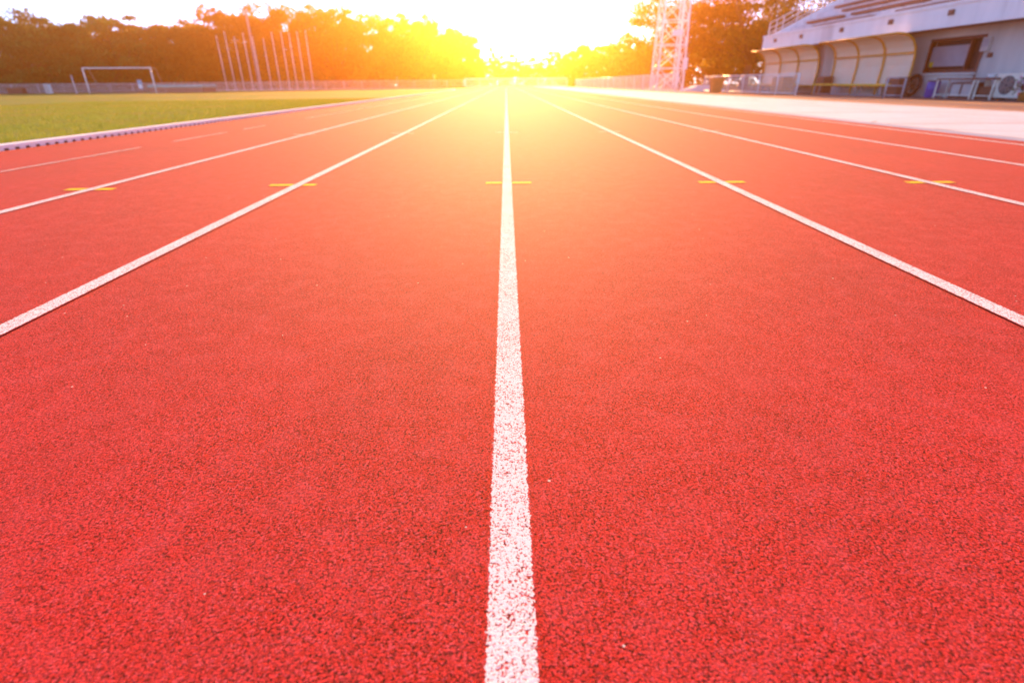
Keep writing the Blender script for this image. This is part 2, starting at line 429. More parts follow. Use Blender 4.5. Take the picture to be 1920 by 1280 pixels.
# ------------------------------------------------------------------ fences
def railing(name, label, path, ht, m, step_post, step_bar, bar_r=.011, rails=(1.,), cat='fence', post_r=.03, group=None):
    path = [Vector(p) for p in path]
    t = thing(name, label, cat, path[0], group); o = path[0]
    # resample
    segs = [(a, b_) for a, b_ in zip(path, path[1:])]; L = sum((q - p).length for p, q in segs)
    def pt(s):
        for p, q in segs:
            l = (q - p).length
            if s <= l + 1e-6: return p + (q - p) * (s / l)
            s -= l
        return path[-1]
    k = 0
    for r in rails:
        MB(o).tube([p + Vector((0, 0, ht * r)) for p in path], post_r * .8, 6).build('top_rail' if r == max(rails) else 'lower_rail', m, t, True)
    np_ = max(2, round(L / step_post) + 1)
    for i in range(np_):
        p = pt(L * i / (np_ - 1)); MB(o).tube([p - Vector((0, 0, .02)), p + Vector((0, 0, ht))], post_r, 8).build('post', m, t, True)
    if step_bar:
        b = MB(o); lo, hi = (min(rails) if len(rails) > 1 else .04) * ht, ht; s = step_bar / 2
        while s < L:
            p = pt(s); b.bar(p + Vector((0, 0, lo)), p + Vector((0, 0, hi)), bar_r * 2, bar_r * 2); s += step_bar
        b.build('infill', m, t)
    return t
FR = BR + TW + 1.6
fp = []
for i in range(41):
    a = R(88) + R(105) * i / 40
    X = BC[0] + FR * math.cos(a); fp.append((X, BC[1] + FR * math.sin(a), gz(X)))
p = gp(868, 108.5)
fp = [p, gp(760, 104.5), ] + fp
railing('bend_fence', 'long pale low picket fence curving round the far bend below the trees', fp, 1.2, 'white', 3.0, .13, .012, (1., .08))
# white barrier across the end of the straight
a, c = gp(872, 110), gp(1063, 110)
t = thing('end_barrier', 'wide white framed barrier closing the far end of the straight', 'barrier', a)
MB(a).box((a.x, a.y - .04, 1.24), (c.x, a.y + .04, 1.45)).build('top_rail', 'white', t)
MB(a).box((a.x, a.y - .12, 0), (c.x, a.y + .12, .16)).build('base_kerb', 'white', t)
for i in range(8):
    X = a.x + (c.x - a.x) * i / 7; wd = .28 if i == 0 else .07
    MB(a).box((X - wd, a.y - .05, .16), (X + wd, a.y + .05, 1.32)).build('post', 'white', t)
b = MB(a); X = a.x + .1
while X < c.x: b.box((X, a.y + .055, .16), (X + .045, a.y + .075, 1.32)); X += .12
b.build('mesh_infill', 'white', t)
p = gp(1068, 110); q = gp(1080, 110)
t = tag(MB(p).box((p.x - .3, p.y - .3, 0), (p.x + .5, p.y + .3, 1.25)).build('gate_pillar', 'orange', bevel=.03), 'stout orange pillar between the white barrier and the right fence', 'pillar')
# fence along the right of the straight
railing('boundary_fence', 'white fence with close bars running beside the concrete toward the lattice tower',
        [(10.3, 88, gz(10.3)), (10.6, 36.5, gz(10.6))], 1.05, 'white', 3.0, .18, .008, (1., .06))
# railing in front of the shelters
railing('yard_railing', 'pale metal railing with thin bars in front of the curved shelters', [(14.2, 42.3, gz(14.2)), (14.6, 29.5, gz(14.6))], 1.0, 'white', 2.2, .17, .008, (1., .1), post_r=.032)
railing('barrier_hoop', 'short two-bar metal barrier at the near end of the benches', [(16.25, 25.1, gz(16.25)), (16.95, 25.0, gz(17))], .8, 'galv', .7, 0, .01, (1., .62, .15), 'barrier', .035)

# ------------------------------------------------------------------ flagpoles
tops = [(403, 70), (421, 62), (438, 72), (455, 65), (472, 72), (493, 75), (511, 63), (529, 63), (543, 65), (558, 62), (574, 60)]
bots = [425, 441, 457, 474, 490, 509, 526, 543, 557, 572, 587.5]
ordn = ['leftmost', 'second', 'third', 'fourth', 'fifth', 'middle, sixth', 'seventh', 'eighth', 'ninth', 'tenth', 'rightmost']
p0 = None
for i, ((tx, ty), bx) in enumerate(zip(tops, bots)):
    base = gp(bx, 103.2); hgt = at(tx, ty, 103.2).z - base.z
    lab = ('%s pale flagpole %s in the bare row before the trees' % (ordn[i], 'from the left' if 0 < i < 10 else 'of eleven'))
    if p0 is None:
        p0 = thing('flagpole', lab, 'flagpole', base, 'flagpoles in a row behind the bend fence'); h0 = hgt
        CH['flagpole'] = [MB().tube([(0, 0, 0), (0, 0, 4), (0, 0, h0)], [.10, .085, .055], 8).build('pole', 'palepole', p0, True),
                          MB().tube([(0, 0, h0), (0, 0, h0 + .06), (0, 0, h0 + .16), (0, 0, h0 + .2)], [.03, .1, .1, .02], 8).build('finial', 'palepole', p0, True),
                          MB().box((-.22, -.22, -.05), (.22, .22, .16)).build('base', 'concrete', p0)]
    else: dup(p0, lab, base, (1, 1, hgt / h0))

# lattice towers
def lattice(name, label, base, w0, w1, ht, nb, r, m):
    t = thing(name, label, 'tower', base)
    def cr(k, i):
        f = i / nb; wd = (w0 + (w1 - w0) * f) / 2; s = ((-1, -1), (1, -1), (1, 1), (-1, 1))[k % 4]
        return Vector((s[0] * wd, s[1] * wd, ht * f))
    for k in range(4): MB().bar(cr(k, 0), cr(k, nb), r * 2, r * 2).build('leg', m, t)
    br = MB(); hz = MB()
    for i in range(nb):
        for k in range(4):
            br.bar(cr(k, i), cr(k + 1, i + 1), r, r); br.bar(cr(k + 1, i), cr(k, i + 1), r, r)
            hz.bar(cr(k, i + 1), cr(k + 1, i + 1), r * 1.2, r * 1.2)
    br.build('bracing', m, t); hz.build('girt_frame', m, t)
    return t
tb = gp(1249, 47)
tw = lattice('lattice_tower', 'tall white lattice floodlight tower rising beside the boundary fence', tb, 2.05, 1.4, 16, 10, .055, 'white')
b = MB(); b.bar((.3, -.78, .3), (.12, -.6, 15.9), .09, .09); b.bar((.62, -.78, .3), (.42, -.6, 15.9), .09, .09)
for i in range(40): z = .5 + i * .39; b.bar((.3 - .011 * z, -.75 + .0155 * z, z), (.62 - .0125 * z, -.75 + .0155 * z, z), .03, .03)
b.build('ladder', 'white', tw)
MB().box((.85, -1.2, 1.5), (1.15, -.95, 2.3)).build('control_box', 'white', tw, bevel=.02)
MB().box((-.2, -1.0, 3.75), (.55, -.75, 4.15)).build('junction_box', 'white', tw, bevel=.02)
MB().box((-.9, -.9, 16.0), (.9, .9, 16.15)).build('platform', 'white', tw)
lattice('radio_mast', 'tall thin pale lattice mast behind the flagpoles, higher than all of them', gp(487, 105),   .3, .18, at(484, 20, 105).z + .3, 18, .028, 'galv')

# small things on the left
p = gp(341, 68)
t = thing('landing_mat', 'long teal-topped landing mat lying low before the fence right of the goal', 'landing mat', p)
MB(p).box((p.x - 3, 66.6, p.z), (p.x + 3, 69.6, p.z + .5)).build('foam_body', 'matside', t, bevel=.05)
MB(p).box((p.x - 3.1, 66.5, p.z + .503), (p.x + 3.1, 69.7, p.z + .80)).build('cover', 'teal', t, bevel=.09)
p = gp(28, 76)
t = thing('storage_chest', 'low dark brown chest at the far left in front of the fence', 'chest', p)
MB(p).box((p.x - .95, p.y - .4, p.z), (p.x + .95, p.y + .4, p.z + .62)).build('body', 'redbrown', t, bevel=.03)
MB(p).box((p.x - 1.0, p.y - .45, p.z + .623), (p.x + 1.0, p.y + .45, p.z + .72)).build('lid', 'brownwood', t, bevel=.02)
p = gp(139, 72)
t = thing('marker_post', 'single thin white post standing just left of the goal', 'post', p)
MB().tube([(0, 0, 0), (0, 0, 2.0)], [.05, .045], 8).build('shaft', 'white', t, True); MB().box((-.12, -.12, -.02), (.12, .12, .06)).build('foot', 'concrete', t)
p = gp(263, 79)
t = thing('notice_panel', 'small turquoise and white panel seen through the goal by the fence', 'sign', p)
MB().tube([(0, .05, 0), (0, .05, 1.5)], .03, 6).build('post', 'galv', t, True)
MB().box((-.27, -.03, .45), (.27, .02, .95)).build('lower_board', 'white', t); MB().box((-.27, -.03, .955), (.27, .02, 1.5)).build('upper_board', 'turq', t)
p = gp(88, 77)
t = thing('white_cabinet', 'small white cabinet by the fence between chest and goal', 'cabinet', p)
MB().box((-.3, -.25, 0), (.3, .25, 1.1)).build('body', 'white', t, bevel=.02); MB().box((-.27, -.272, .08), (.27, -.252, 1.04)).build('door', 'pale', t)
p = gp(814, 97)
t = thing('yellow_flag', 'small bright yellow flag on a stick by the far bend fence', 'flag', p)
MB().tube([(0, 0, 0), (0, 0, 1.95)], .03, 6).build('stick', 'white', t, True)
b = MB()
fv = [(.03 + .36 * i / 6, .05 * math.sin(i * 1.1), 1.25 + .68 * j) for j in (0, 1) for i in range(7)]
b.add(fv + [(x, y_ + .008, z) for x, y_, z in fv], [(i, i + 1, i + 8, i + 7) for i in range(6)] + [(14 + i, 21 + i, 22 + i, 15 + i) for i in range(6)])
b.build('cloth', 'sign_y', t)

# ------------------------------------------------------------------ grandstand on the right
WX, FX, ZF0, ZF1 = 19.6, 18.2, 2.52, 3.38
Y0, Y1 = 4., 43.
gs = thing('grandstand', 'white concrete grandstand with stepped tiers above a ground floor wall on the right', 'grandstand', (WX, Y1, -.15))
o = gs.location
WL = atx(1735, 130, WX).y; WN = atx(1828, 130, WX).y; wz0 = .95; wz1 = 2.12       # window opening
b = MB(o)
b.box((WX, Y0, -.15), (WX + .25, WN, ZF0 + .1)); b.box((WX, WL, -.15), (WX + .25, Y1, ZF0 + .1))
b.box((WX, WN, -.15), (WX + .25, WL, wz0)); b.box((WX, WN, wz1), (WX + .25, WL, ZF0 + .1))
b.build('ground_wall', 'plaster', gs)
MB(o).box((WX + .3, Y1 - .25, -.15), (26.5, Y1 - .005, 3.3)).build('end_wall', 'plaster', gs)
MB(o).box((FX + .15, Y0, ZF0 + .05), (WX - .003, Y1 - .02, ZF0 + .14)).build('soffit', 'soffit', gs)
b = MB(o); b.box((FX, Y0, ZF0), (FX + .147, Y1, ZF1)); b.box((FX - .06, Y0, ZF1 - .08), (FX - .002, Y1, ZF1 + .05)); b.build('fascia', 'fascia', gs)
for Yc in (21.4, 25.2, 29.0, 33.1, 37.5, 41.0):
    MB(o).box((FX - .09, Yc - .13, ZF0 + .42), (FX - .003, Yc + .13, ZF0 + .62)).build('weep_spout', 'brownwood', gs)
for i, Yc in enumerate((36.2,)):
    MB(o).box((WX - .5, Yc - .3, -.15), (WX - .004, Yc + .3, ZF0 + .045)).build('pier', 'plaster', gs)
for k in range(8):
    z = 2.72 + .44 * k; X = FX + .15 + .82 * k
    MB(o).box((X, Y0, z), (X + .819, Y1 - .03, z + .3 if k else z + .2)).build('seating_tier', 'tier', gs)
    if 0 < k < 7:
        b = MB(o)
        for ya, yb in ((19, 25), (26.2, 31), (33, 39)) if k % 2 else ((17, 23.2), (24.6, 28.4), (30.2, 36.4), (37.5, 41.5)):
            b.box((X + .3, ya, z + .42), (X + .62, yb, z + .56))
            yy = ya + .3
            while yy < yb: b.box((X + .36, yy, z + .3), (X + .56, yy + .1, z + .418)); yy += 1.5
        b.build('dark_slit_planks', 'brownwood', gs)  # brown planks put in for the dark slits between the tiers
MB(o).box((FX + 6.75, Y0, -.15), (FX + 7.0, Y1 - .02, 7.6)).build('back_wall', 'tier', gs)
b = MB(o)
sp = [Vector((FX + .3, Y1 + .02, 3.35)), Vector((FX + 1.2, Y1 + .02, 3.75)), Vector((FX + 6.6, Y1 + .02, 6.65))]
for dz in (.25, .55, .9): b.tube([q + Vector((0, 0, dz)) for q in sp], .035, 6)
for f in range(9):
    q = sp[0].lerp(sp[1], f / 2) if f < 3 else sp[1].lerp(sp[2], (f - 2) / 6)
    b.tube([q - Vector((0, 0, .3)), q + Vector((0, 0, .9))], .04, 6)
b.build('stair_railing', 'palepole', gs, True)
b = MB(o); b.add([(FX + .2, Y1 - .01, 2.7), (FX + 6.7, Y1 - .01, 2.7), (FX + 6.7, Y1 - .01, 6.6), (FX + 1.0, Y1 - .01, 3.75), (FX + .2, Y1 - .01, 3.4),
                  (FX + .2, Y1 + .12, 2.7), (FX + 6.7, Y1 + .12, 2.7), (FX + 6.7, Y1 + .12, 6.6), (FX + 1.0, Y1 + .12, 3.75), (FX + .2, Y1 + .12, 3.4)],
                 [(0, 1, 2, 3, 4), (9, 8, 7, 6, 5), (0, 5, 6, 1), (1, 6, 7, 2), (2, 7, 8, 3), (3, 8, 9, 4), (4, 9, 5, 0)]); b.build('side_parapet', 'fascia', gs)
# window with screen
wi = MB(o).box((WX + .2, WN + .01, wz0 + .01), (WX + .24, WL - .01, wz1 - .01)).build('window', 'room_shade', gs)  # solid dark panel stands for the unlit room behind
def sub(mb, name, m, par, **k):
    ob = mb.build(name, m, par, **k); return ob
b = MB(o)
b.box((WX - .03, WN - .1, wz0 - .1), (WX + .19, WL + .1, wz0)); b.box((WX - .03, WN - .1, wz1), (WX + .19, WL + .1, wz1 + .12))
b.box((WX - .03, WN - .1, wz0), (WX + .19, WN, wz1)); b.box((WX - .03, WL, wz0), (WX + .19, WL + .1, wz1)); b.box((WX + .0, WN + .62, wz0), (WX + .15, WN + .70, wz1))
sub(b, 'frame', 'redbrown', wi)
sub(MB(o).box((WX + .05, WN + .72, wz0 + .16), (WX + .07, WL - .06, wz1 - .2)), 'roller_screen', 'glass', wi)
sub(MB(o).box((WX - .12, WN - .16, wz0 - .18), (WX - .031, WL + .16, wz0 - .103)), 'sill', 'plaster', wi)
sub(MB(o).box((WX + .03, WL - .34, wz0 + .16), (WX + .048, WL - .12, wz0 + .36)), 'sticker', 'sign_y', wi)
# meter box with pipe
ym = atx(1852, 90, WX).y
t = thing('meter_box', 'grey meter box on the wall with a pipe running down', 'meter box', (WX, ym, 1.5))
MB().box((-.14, -.17, .1), (-.003, .22, .62)).build('casing', 'pale', t, bevel=.02); MB().box((-.155, -.12, .28), (-.142, .16, .55)).build('glass_face', 'glass', t)
MB().tube([(-.05, .12, .098), (-.05, .12, -.05), (-.05, .16, -.2), (-.05, .16, -1.0)], .025, 8).build('pipe', 'brownwood', t, True)
t = thing('switch_box', 'small brown switch box low on the wall right of the meter box', 'switch box', (WX, ym - .28, 1.38))
MB().box((-.09, -.1, 0), (-.003, .1, .17)).build('casing', 'brownwood', t, bevel=.015); MB().box((-.10, -.07, .03), (-.092, .07, .14)).build('cover', 'redbrown', t)
# air conditioner outdoor unit
ya, yb = atx(1856, 187, 19.0).y, atx(1912, 187, 19.0).y
yc, hw = (ya + yb) / 2, abs(ya - yb) / 2
ac = thing('air_conditioner', 'cream outdoor air conditioner unit with round fan grille on the ground by the wall', 'air conditioner', (19.0, yc, -.15))
b = MB(); b.box((0, -hw, .08), (.38, hw, .93)); b.build('casing', 'cream', ac, bevel=.02)
fan = MB().tube([(-.012, .12, .52), (.002, .12, .52)], .33, 28).build('fan_dark_disc', 'dark', ac)  # dark disc stands for the shaded hollow behind the fan
b = MB()
for r_ in (.08, .14, .20, .26, .32):
    b.tube([(-.03, .12 + r_ * math.cos(a), .52 + r_ * math.sin(a)) for a in [2 * math.pi * i / 28 for i in range(29)]], .007, 5, False)
for i in range(10):
    a = 2 * math.pi * i / 10; b.tube([(-.03, .12 + .05 * math.cos(a), .52 + .05 * math.sin(a)), (-.03, .12 + .33 * math.cos(a), .52 + .33 * math.sin(a))], .006, 5)
b.build('fan_grille', 'pale', ac)
b = MB()
for i in range(4):
    a = 2 * math.pi * i / 4 + .4
    pts = [(-.016, .12 + r_ * math.cos(a + d), .52 + r_ * math.sin(a + d)) for r_, d in ((.06, 0), (.29, .25), (.29, .85), (.06, .7))]
    b.add(pts + [(x - .006, y_, z) for x, y_, z in pts], [(0, 1, 2, 3), (7, 6, 5, 4), (0, 4, 5, 1), (1, 5, 6, 2), (2, 6, 7, 3), (3, 7, 4, 0)])
b.build('fan_blades', 'brownwood', ac)
MB().box((-.008, -hw + .03, .12), (-.002, -hw + .22, .9)).build('side_panel', 'white', ac)
MB().box((-.014, -hw + .07, .72), (-.009, -hw + .17, .77)).build('badge', 'dark', ac)
for s in (-1, 1): MB().box((.02, s * hw * .7 - .05, 0), (.36, s * hw * .7 + .05, .078)).build('foot', 'brownwood', ac)
# blue drum
p = atx(1743, 184, 19.1); p.z = -.15
t = thing('blue_drum', 'blue plastic drum on the ground below the window', 'drum', p)
MB().tube([(0, 0, 0), (0, 0, .05), (0, 0, .3), (0, 0, .32), (0, 0, .5), (0, 0, .52), (0, 0, .62), (0, 0, .65)], [.22, .25, .25, .26, .26, .25, .25, .22], 20).build('body', 'blue', t, True)
MB().tube([(0, 0, .651), (0, 0, .70)], [.24, .23], 20).build('lid', 'brownwood', t, True)
# tables under the window
def table(name, label, px0, px1, X, depth, mtop, extra):
    y0, y1 = sorted((atx(px0, 185, X).y, atx(px1, 185, X).y))
    t = thing(name, label, 'table', (X, (y0 + y1) / 2, -.15)); hl = (y1 - y0) / 2; hgt = .72
    MB().box((0, -hl, hgt), (depth, hl, hgt + .06)).build('tabletop', mtop, t, bevel=.01)
    for sx in (.05, depth - .05):
        for sy in (-1, 1): MB().bar((sx, sy * (hl - .06), 0), (sx, sy * (hl - .06), hgt - .002), .05, .05).build('leg', 'cream', t)
    MB().bar((.05, -hl + .09, .14), (.05, hl - .09, .14), .035, .035).build('stretcher', 'cream', t)
    return t, hl
t1, hl = table('work_table', 'brown topped table with cream legs standing below the window', 1745, 1816, 18.75, .6, 'brownwood', 0)
y0 = t1.location.y
t = thing('low_cabinet', 'low brown cabinet with two pale doors under the brown topped table', 'cabinet', (19.0, y0, -.15))
MB().box((0, -hl * .75, 0), (.45, hl * .42, .62)).build('carcass', 'redbrown', t)
for a_ in (-.7, -.14): MB().box((-.02, hl * a_, .1), (-.002, hl * (a_ + .46), .56)).build('door', 'pale', t)
t2, hl2 = table('potting_table', 'second narrower cream legged table next to the air conditioner', 1819, 1855, 18.8, .55, 'redbrown', 0)
t = thing('slatted_crate', 'brown slatted crate standing under the table next to the air conditioner', 'crate', (18.95, t2.location.y + .03, -.15))
b = MB()
for i in range(6): b.box((-.015, -hl2 * .75 + i * hl2 * .25, .0), (-.002, -hl2 * .75 + i * hl2 * .25 + hl2 * .16, .48))
b.build('slats', 'brownwood', t); MB().box((0, -hl2 * .75, 0), (.35, hl2 * .66, .46)).build('body', 'redbrown', t)
t = thing('plastic_tub', 'small white tub on the second table', 'tub', (19.0, t2.location.y, .63))
MB().tube([(0, 0, 0), (0, 0, .1)], [.12, .15], 16).build('bowl', 'white', t, True); MB().tube([(0, 0, .1), (0, 0, .13)], [.16, .16], 16).build('rim', 'white', t, True)
# flower pot at the right edge
p = Vector((18.55, atx(1917, 187, 18.55).y, -.15))
t = thing('flower_pot', 'potted plant with bright pink flowers at the right edge', 'potted plant', p)
MB().tube([(0, 0, 0), (0, 0, .28), (0, 0, .3)], [.13, .2, .21], 16).build('pot', 'terracotta', t, True)
lv, lf, lt, pv, pf = [], [], [], [], []
for i in range(420):
    d = Vector((rng.gauss(0, .17), rng.gauss(0, .17), .55 + rng.gauss(0, .16))); u = Vector((rng.gauss(0, 1), rng.gauss(0, 1), rng.gauss(0, 1))).normalized() * .05
    v_ = u.cross(Vector((rng.random(), rng.random(), 1))).normalized() * .025
    tgt, ff = (pv, pf) if i % 4 == 0 else (lv, lf)
    k = len(tgt); tgt += [tuple(d - u), tuple(d + v_), tuple(d + u), tuple(d - v_)]; ff.append((k, k + 1, k + 2, k + 3))
    if i % 4: lt.append(rng.random())
fast_mesh('leaves', lv, lf, M['leaf_mid'], t, lt); fast_mesh('blossom', pv, pf, M['pink'], t)

# ------------------------------------------------------------------ curved shelters
def shelter(label, yn, bay, X, nb=3):
    t = thing('curved_shelter', label, 'shelter', (X, yn, -.15), 'curved team shelters')
    prof = [(0, .45), (.03, .9), (.05, 1.35), (.03, 1.75), (-.05, 2.08), (-.22, 2.36), (-.46, 2.54), (-.75, 2.62), (-1.08, 2.64)]
    for k in range(nb + 1):
        y = bay * k; MB().tube([(x, y, z) for x, z in [(0, .0)] + prof], .052, 8).build('arch', 'orange', t, True)
    for k in range(nb):
        b = MB(); b.sheet([(x + .055, z) for x, z in prof], bay * k + .02, bay * (k + 1) - .02, -.012); b.build('panel', 'sheet', t)
    for x, z in ((-.02, 1.86), (-1.08, 2.64), (0, .45)):
        MB().tube([(x, 0, z), (x, bay * nb, z)], .04, 8).build('purlin', 'orange', t, True)
    return t
def bench(label, yn, L, X):
    t = thing('bench', label, 'bench', (X, yn, -.15), 'benches under the shelters')
    MB().box((-.2, 0, .49), (.2, L, .57)).build('seat', 'yellow', t, bevel=.012)
    for i in range(4):
        y = .25 + (L - .5) * i / 3
        MB().tube([(-.14, y, 0), (-.14, y, .498)], .025, 6).build('leg', 'galv', t, True); MB().tube([(.14, y, 0), (.14, y, .498)], .025, 6).build('leg', 'galv', t, True)
    MB().tube([(-.14, .1, .06), (-.14, L - .1, .06)], .02, 6).build('stretcher', 'galv', t, True)
    return t
XS = 18.75
ya = atx(1697, 165, XS).y; yb = atx(1555, 158, XS).y
shelter('nearer curved shelter of cream panels on orange arches, beside the window wall', ya, (yb - ya) / 3, XS)
yc = atx(1525, 160, XS).y; yd = atx(1428, 150, XS).y
shelter('farther curved shelter of cream panels on orange arches, toward the tower', yc, (yd - yc) / 3, XS)
y1 = atx(1665, 156, 17.9).y; y2 = atx(1530, 156, 17.9).y; bench('long yellow bench under the nearer curved shelter', y1, y2 - y1, 17.9)
y1 = atx(1494, 157, 17.9).y; y2 = atx(1412, 157, 17.9).y; bench('long yellow bench under the farther curved shelter', y1, y2 - y1, 17.9)
# wheel leaning on the wall, crates, bin
p = atx(1700, 182, 19.2)
t = thing('cart_wheel', 'dark round wheel leaning on the wall beside the nearer shelter', 'wheel', (19.35, p.y, -.15))
MB().tube([(.0 + .08 * math.sin(a), .42 * math.cos(a), .50 + .42 * math.sin(a)) for a in [2 * math.pi * i / 30 for i in range(31)]], .075, 8, False).build('tyre', 'dark', t, True)
b = MB().tube([(-.05, 0, .5), (.05, 0, .5)], .09, 12)
for i in range(8):
    a = 2 * math.pi * i / 8; b.tube([(0, 0, .5), (.07 * math.sin(a), .37 * math.cos(a), .5 + .37 * math.sin(a))], .018, 5)
b.build('hub', 'brownwood', t, True)
def crate(label, X, px, wd, dp, ht, m1, m2, grp=None):
    p = atx(px, 180, X)
    t = thing('storage_crate', label, 'crate', (X, p.y, gz(X)), grp)
    MB().box((-dp / 2, -wd / 2, 0), (dp / 2, wd / 2, ht)).build('body', m1, t)
    b = MB()
    for i in range(5): z = ht * (.04 + .19 * i); b.box((-dp / 2 - .025, -wd / 2 - .02, z), (-dp / 2 - .003, wd / 2 + .02, z + ht * .13)); b.box((-dp / 2, -wd / 2 - .022, z), (dp / 2, -wd / 2 - .002, z + ht * .13))
    b.build('slats', m2, t)
crate('dark red-brown crate behind the short metal barrier at the near bench end', 18.3, 1676, .9, .5, .85, 'redbrown', 'brownwood', 'slatted crates by the shelters')
crate('brown crate between the two curved shelters', 18.5, 1540, .8, .5, .95, 'redbrown', 'brownwood', 'slatted crates by the shelters')
crate('orange-brown crate in front of the farther shelter\'s left end', 17.2, 1462, 1.5, .6, .95, 'brownwood', 'orange', 'slatted crates by the shelters')
p = gp(1343, 36.5)
t = thing('litter_bin', 'square orange-brown litter bin beside the railing near the lattice tower', 'litter bin', p)
b = MB(); b.add([(-.26, -.26, 0), (.26, -.26, 0), (.26, .26, 0), (-.26, .26, 0), (-.34, -.34, .72), (.34, -.34, .72), (.34, .34, .72), (-.34, .34, .72)],
      [(3, 2, 1, 0), (4, 5, 6, 7), (0, 1, 5, 4), (1, 2, 6, 5), (2, 3, 7, 6), (3, 0, 4, 7)]); b.build('body', 'terracotta', t)
MB().box((-.38, -.38, .722), (.38, .38, .86)).build('lid', 'terracotta', t, bevel=.03)
p = gp(1318, 44)
b = MB(p); b.add([(p.x - 1.6, 44, p.z), (p.x + 1.8, 44, p.z), (p.x + 1.8, 45.5, p.z), (p.x - 1.6, 45.5, p.z), (p.x - .2, 44, p.z + .45), (p.x + 1.2, 44, p.z + .45), (p.x + 1.2, 45.5, p.z + .45), (p.x - .2, 45.5, p.z + .45)],
      [(3, 2, 1, 0), (4, 5, 6, 7), (0, 1, 5, 4), (1, 2, 6, 5), (2, 3, 7, 6), (3, 0, 4, 7)])
tag(b.build('concrete_ramp', 'white'), 'low white concrete ramp with sloping ends behind the litter bin', 'ramp')

# ------------------------------------------------------------------ trees
def tree_proto(seed, leafm, n_cl, per, leaf, flat, low):
    """unit tree: height 1, crown half width .5 ; trunk with limbs, crown of small leaf faces in clumps"""
    r = random.Random(seed); cl = []
    while len(cl) < n_cl:
        a = r.random() * 6.283; rad = .5 * math.sqrt(r.random()); z = low + (1 - low) * r.random()
        f = (z - low) / (1 - low)
        lim = .5 * (math.sin(math.pi * min(1, .16 + .84 * f) ** flat) ** .55) if f < 1 else 0
        top = .97 - .30 * (rad / .5) ** 2.2
        if rad > lim + .02 or z > top: continue
        if rad < .5 * lim and f < .75 and r.random() < .55: continue
        cl.append((rad * math.cos(a), rad * math.sin(a), z, r.uniform(.055, .115)))
    return cl, r
def make_tree(name, label, base, ht, wd, seed, leafm, n_cl=70, per=110, leaf=.34, flat=1.0, low=.22, group=None, dp=None):
    cl, r = tree_proto(seed, leafm, n_cl, per, leaf, flat, low)
    t = thing(name, label, 'tree', base, group); t.rotation_euler.z = 0
    dp = dp or wd
    P = [Vector((x * wd, y * dp, z * ht)) for x, y, z, s in cl]
    b = MB(); fork = Vector((r.uniform(-.03, .03) * wd, r.uniform(-.03, .03) * wd, ht * low * r.uniform(.75, 1.05)))
    tr = ht * .026 + .08
    b.tube([(0, 0, -.1), fork * .3 + Vector((0, 0, 0)), fork], [tr * 1.35, tr, tr * .8], 9)
    for i in range(0, len(P), 4):
        mid = fork.lerp(P[i], .5) + Vector((0, 0, ht * .03)); b.tube([fork, mid, P[i]], [tr * .5, tr * .25, tr * .06], 6)
    b.build('trunk', 'bark', t, True)
    V, F, T = [], [], []
    for c, (x, y, z, s) in zip(P, cl):
        ct = r.choice((.12, .3, .5, .85)) + r.gauss(0, .08); R1, R2 = s * wd * 1.1, s * ht * .52
        for k in range(per):
            d = Vector((r.gauss(0, .5), r.gauss(0, .5), r.gauss(0, .5)))
            q = c + Vector((d.x * R1, d.y * R1, d.z * R2 - .25 * R2 * (d.x * d.x + d.y * d.y)))
            nrm = Vector((r.gauss(0, .6), r.gauss(0, .6), r.gauss(.5, .5))).normalized()
            u = nrm.cross(Vector((r.gauss(0, 1), r.gauss(0, 1), .1))).normalized(); w_ = nrm.cross(u)
            L = leaf * r.uniform(.6, 1.25); u *= L * .5; w_ *= L * .3
            n_ = len(V); V += [tuple(q - u), tuple(q + w_ - u * .1), tuple(q + u), tuple(q - w_ - u * .1)]; F.append((n_, n_ + 1, n_ + 2, n_ + 3))
            T.append(min(1, max(0, ct + r.gauss(0, .14))))
    fast_mesh('crown', V, F, M[leafm], t, T)
    return t
def tree(px, top, Y, half, seed, leafm, label, name='broad_tree', **k):
    base = gp(px, Y); ht = at(px, top, Y).z - base.z; wd = half * 2 / 1000 * (Y * .9 + 1)
    return make_tree(name, label, base, ht, wd, seed, leafm, group='trees round the stadium', dp=min(wd, 12), **k)
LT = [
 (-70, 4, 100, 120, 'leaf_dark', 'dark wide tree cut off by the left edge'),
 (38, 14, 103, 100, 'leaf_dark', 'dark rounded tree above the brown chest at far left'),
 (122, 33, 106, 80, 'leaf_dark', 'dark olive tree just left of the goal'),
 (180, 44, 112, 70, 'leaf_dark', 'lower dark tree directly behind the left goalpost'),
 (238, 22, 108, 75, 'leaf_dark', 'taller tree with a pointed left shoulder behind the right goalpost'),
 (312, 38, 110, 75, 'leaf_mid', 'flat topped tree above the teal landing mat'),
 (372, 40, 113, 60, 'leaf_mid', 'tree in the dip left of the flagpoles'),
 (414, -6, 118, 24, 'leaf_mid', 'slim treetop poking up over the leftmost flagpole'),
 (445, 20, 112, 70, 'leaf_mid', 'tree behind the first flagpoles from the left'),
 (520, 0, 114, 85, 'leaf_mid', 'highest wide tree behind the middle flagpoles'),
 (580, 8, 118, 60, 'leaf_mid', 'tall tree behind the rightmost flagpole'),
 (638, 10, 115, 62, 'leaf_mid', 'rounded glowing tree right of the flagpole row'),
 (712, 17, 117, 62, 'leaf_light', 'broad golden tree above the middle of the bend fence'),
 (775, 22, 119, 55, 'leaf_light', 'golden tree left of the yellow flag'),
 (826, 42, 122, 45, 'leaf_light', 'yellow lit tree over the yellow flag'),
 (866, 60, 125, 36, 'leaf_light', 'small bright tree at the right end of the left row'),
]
for i, (px, tp, Y, hw_, lm, lab) in enumerate(LT):
    tree(px, tp - 4, Y, hw_ * (1 if hw_ < 30 else 1.18), 100 + i, lm, lab, low=.08, n_cl=22 if hw_ < 30 else 150, per=60 if hw_ < 30 else 130, leaf=.52)
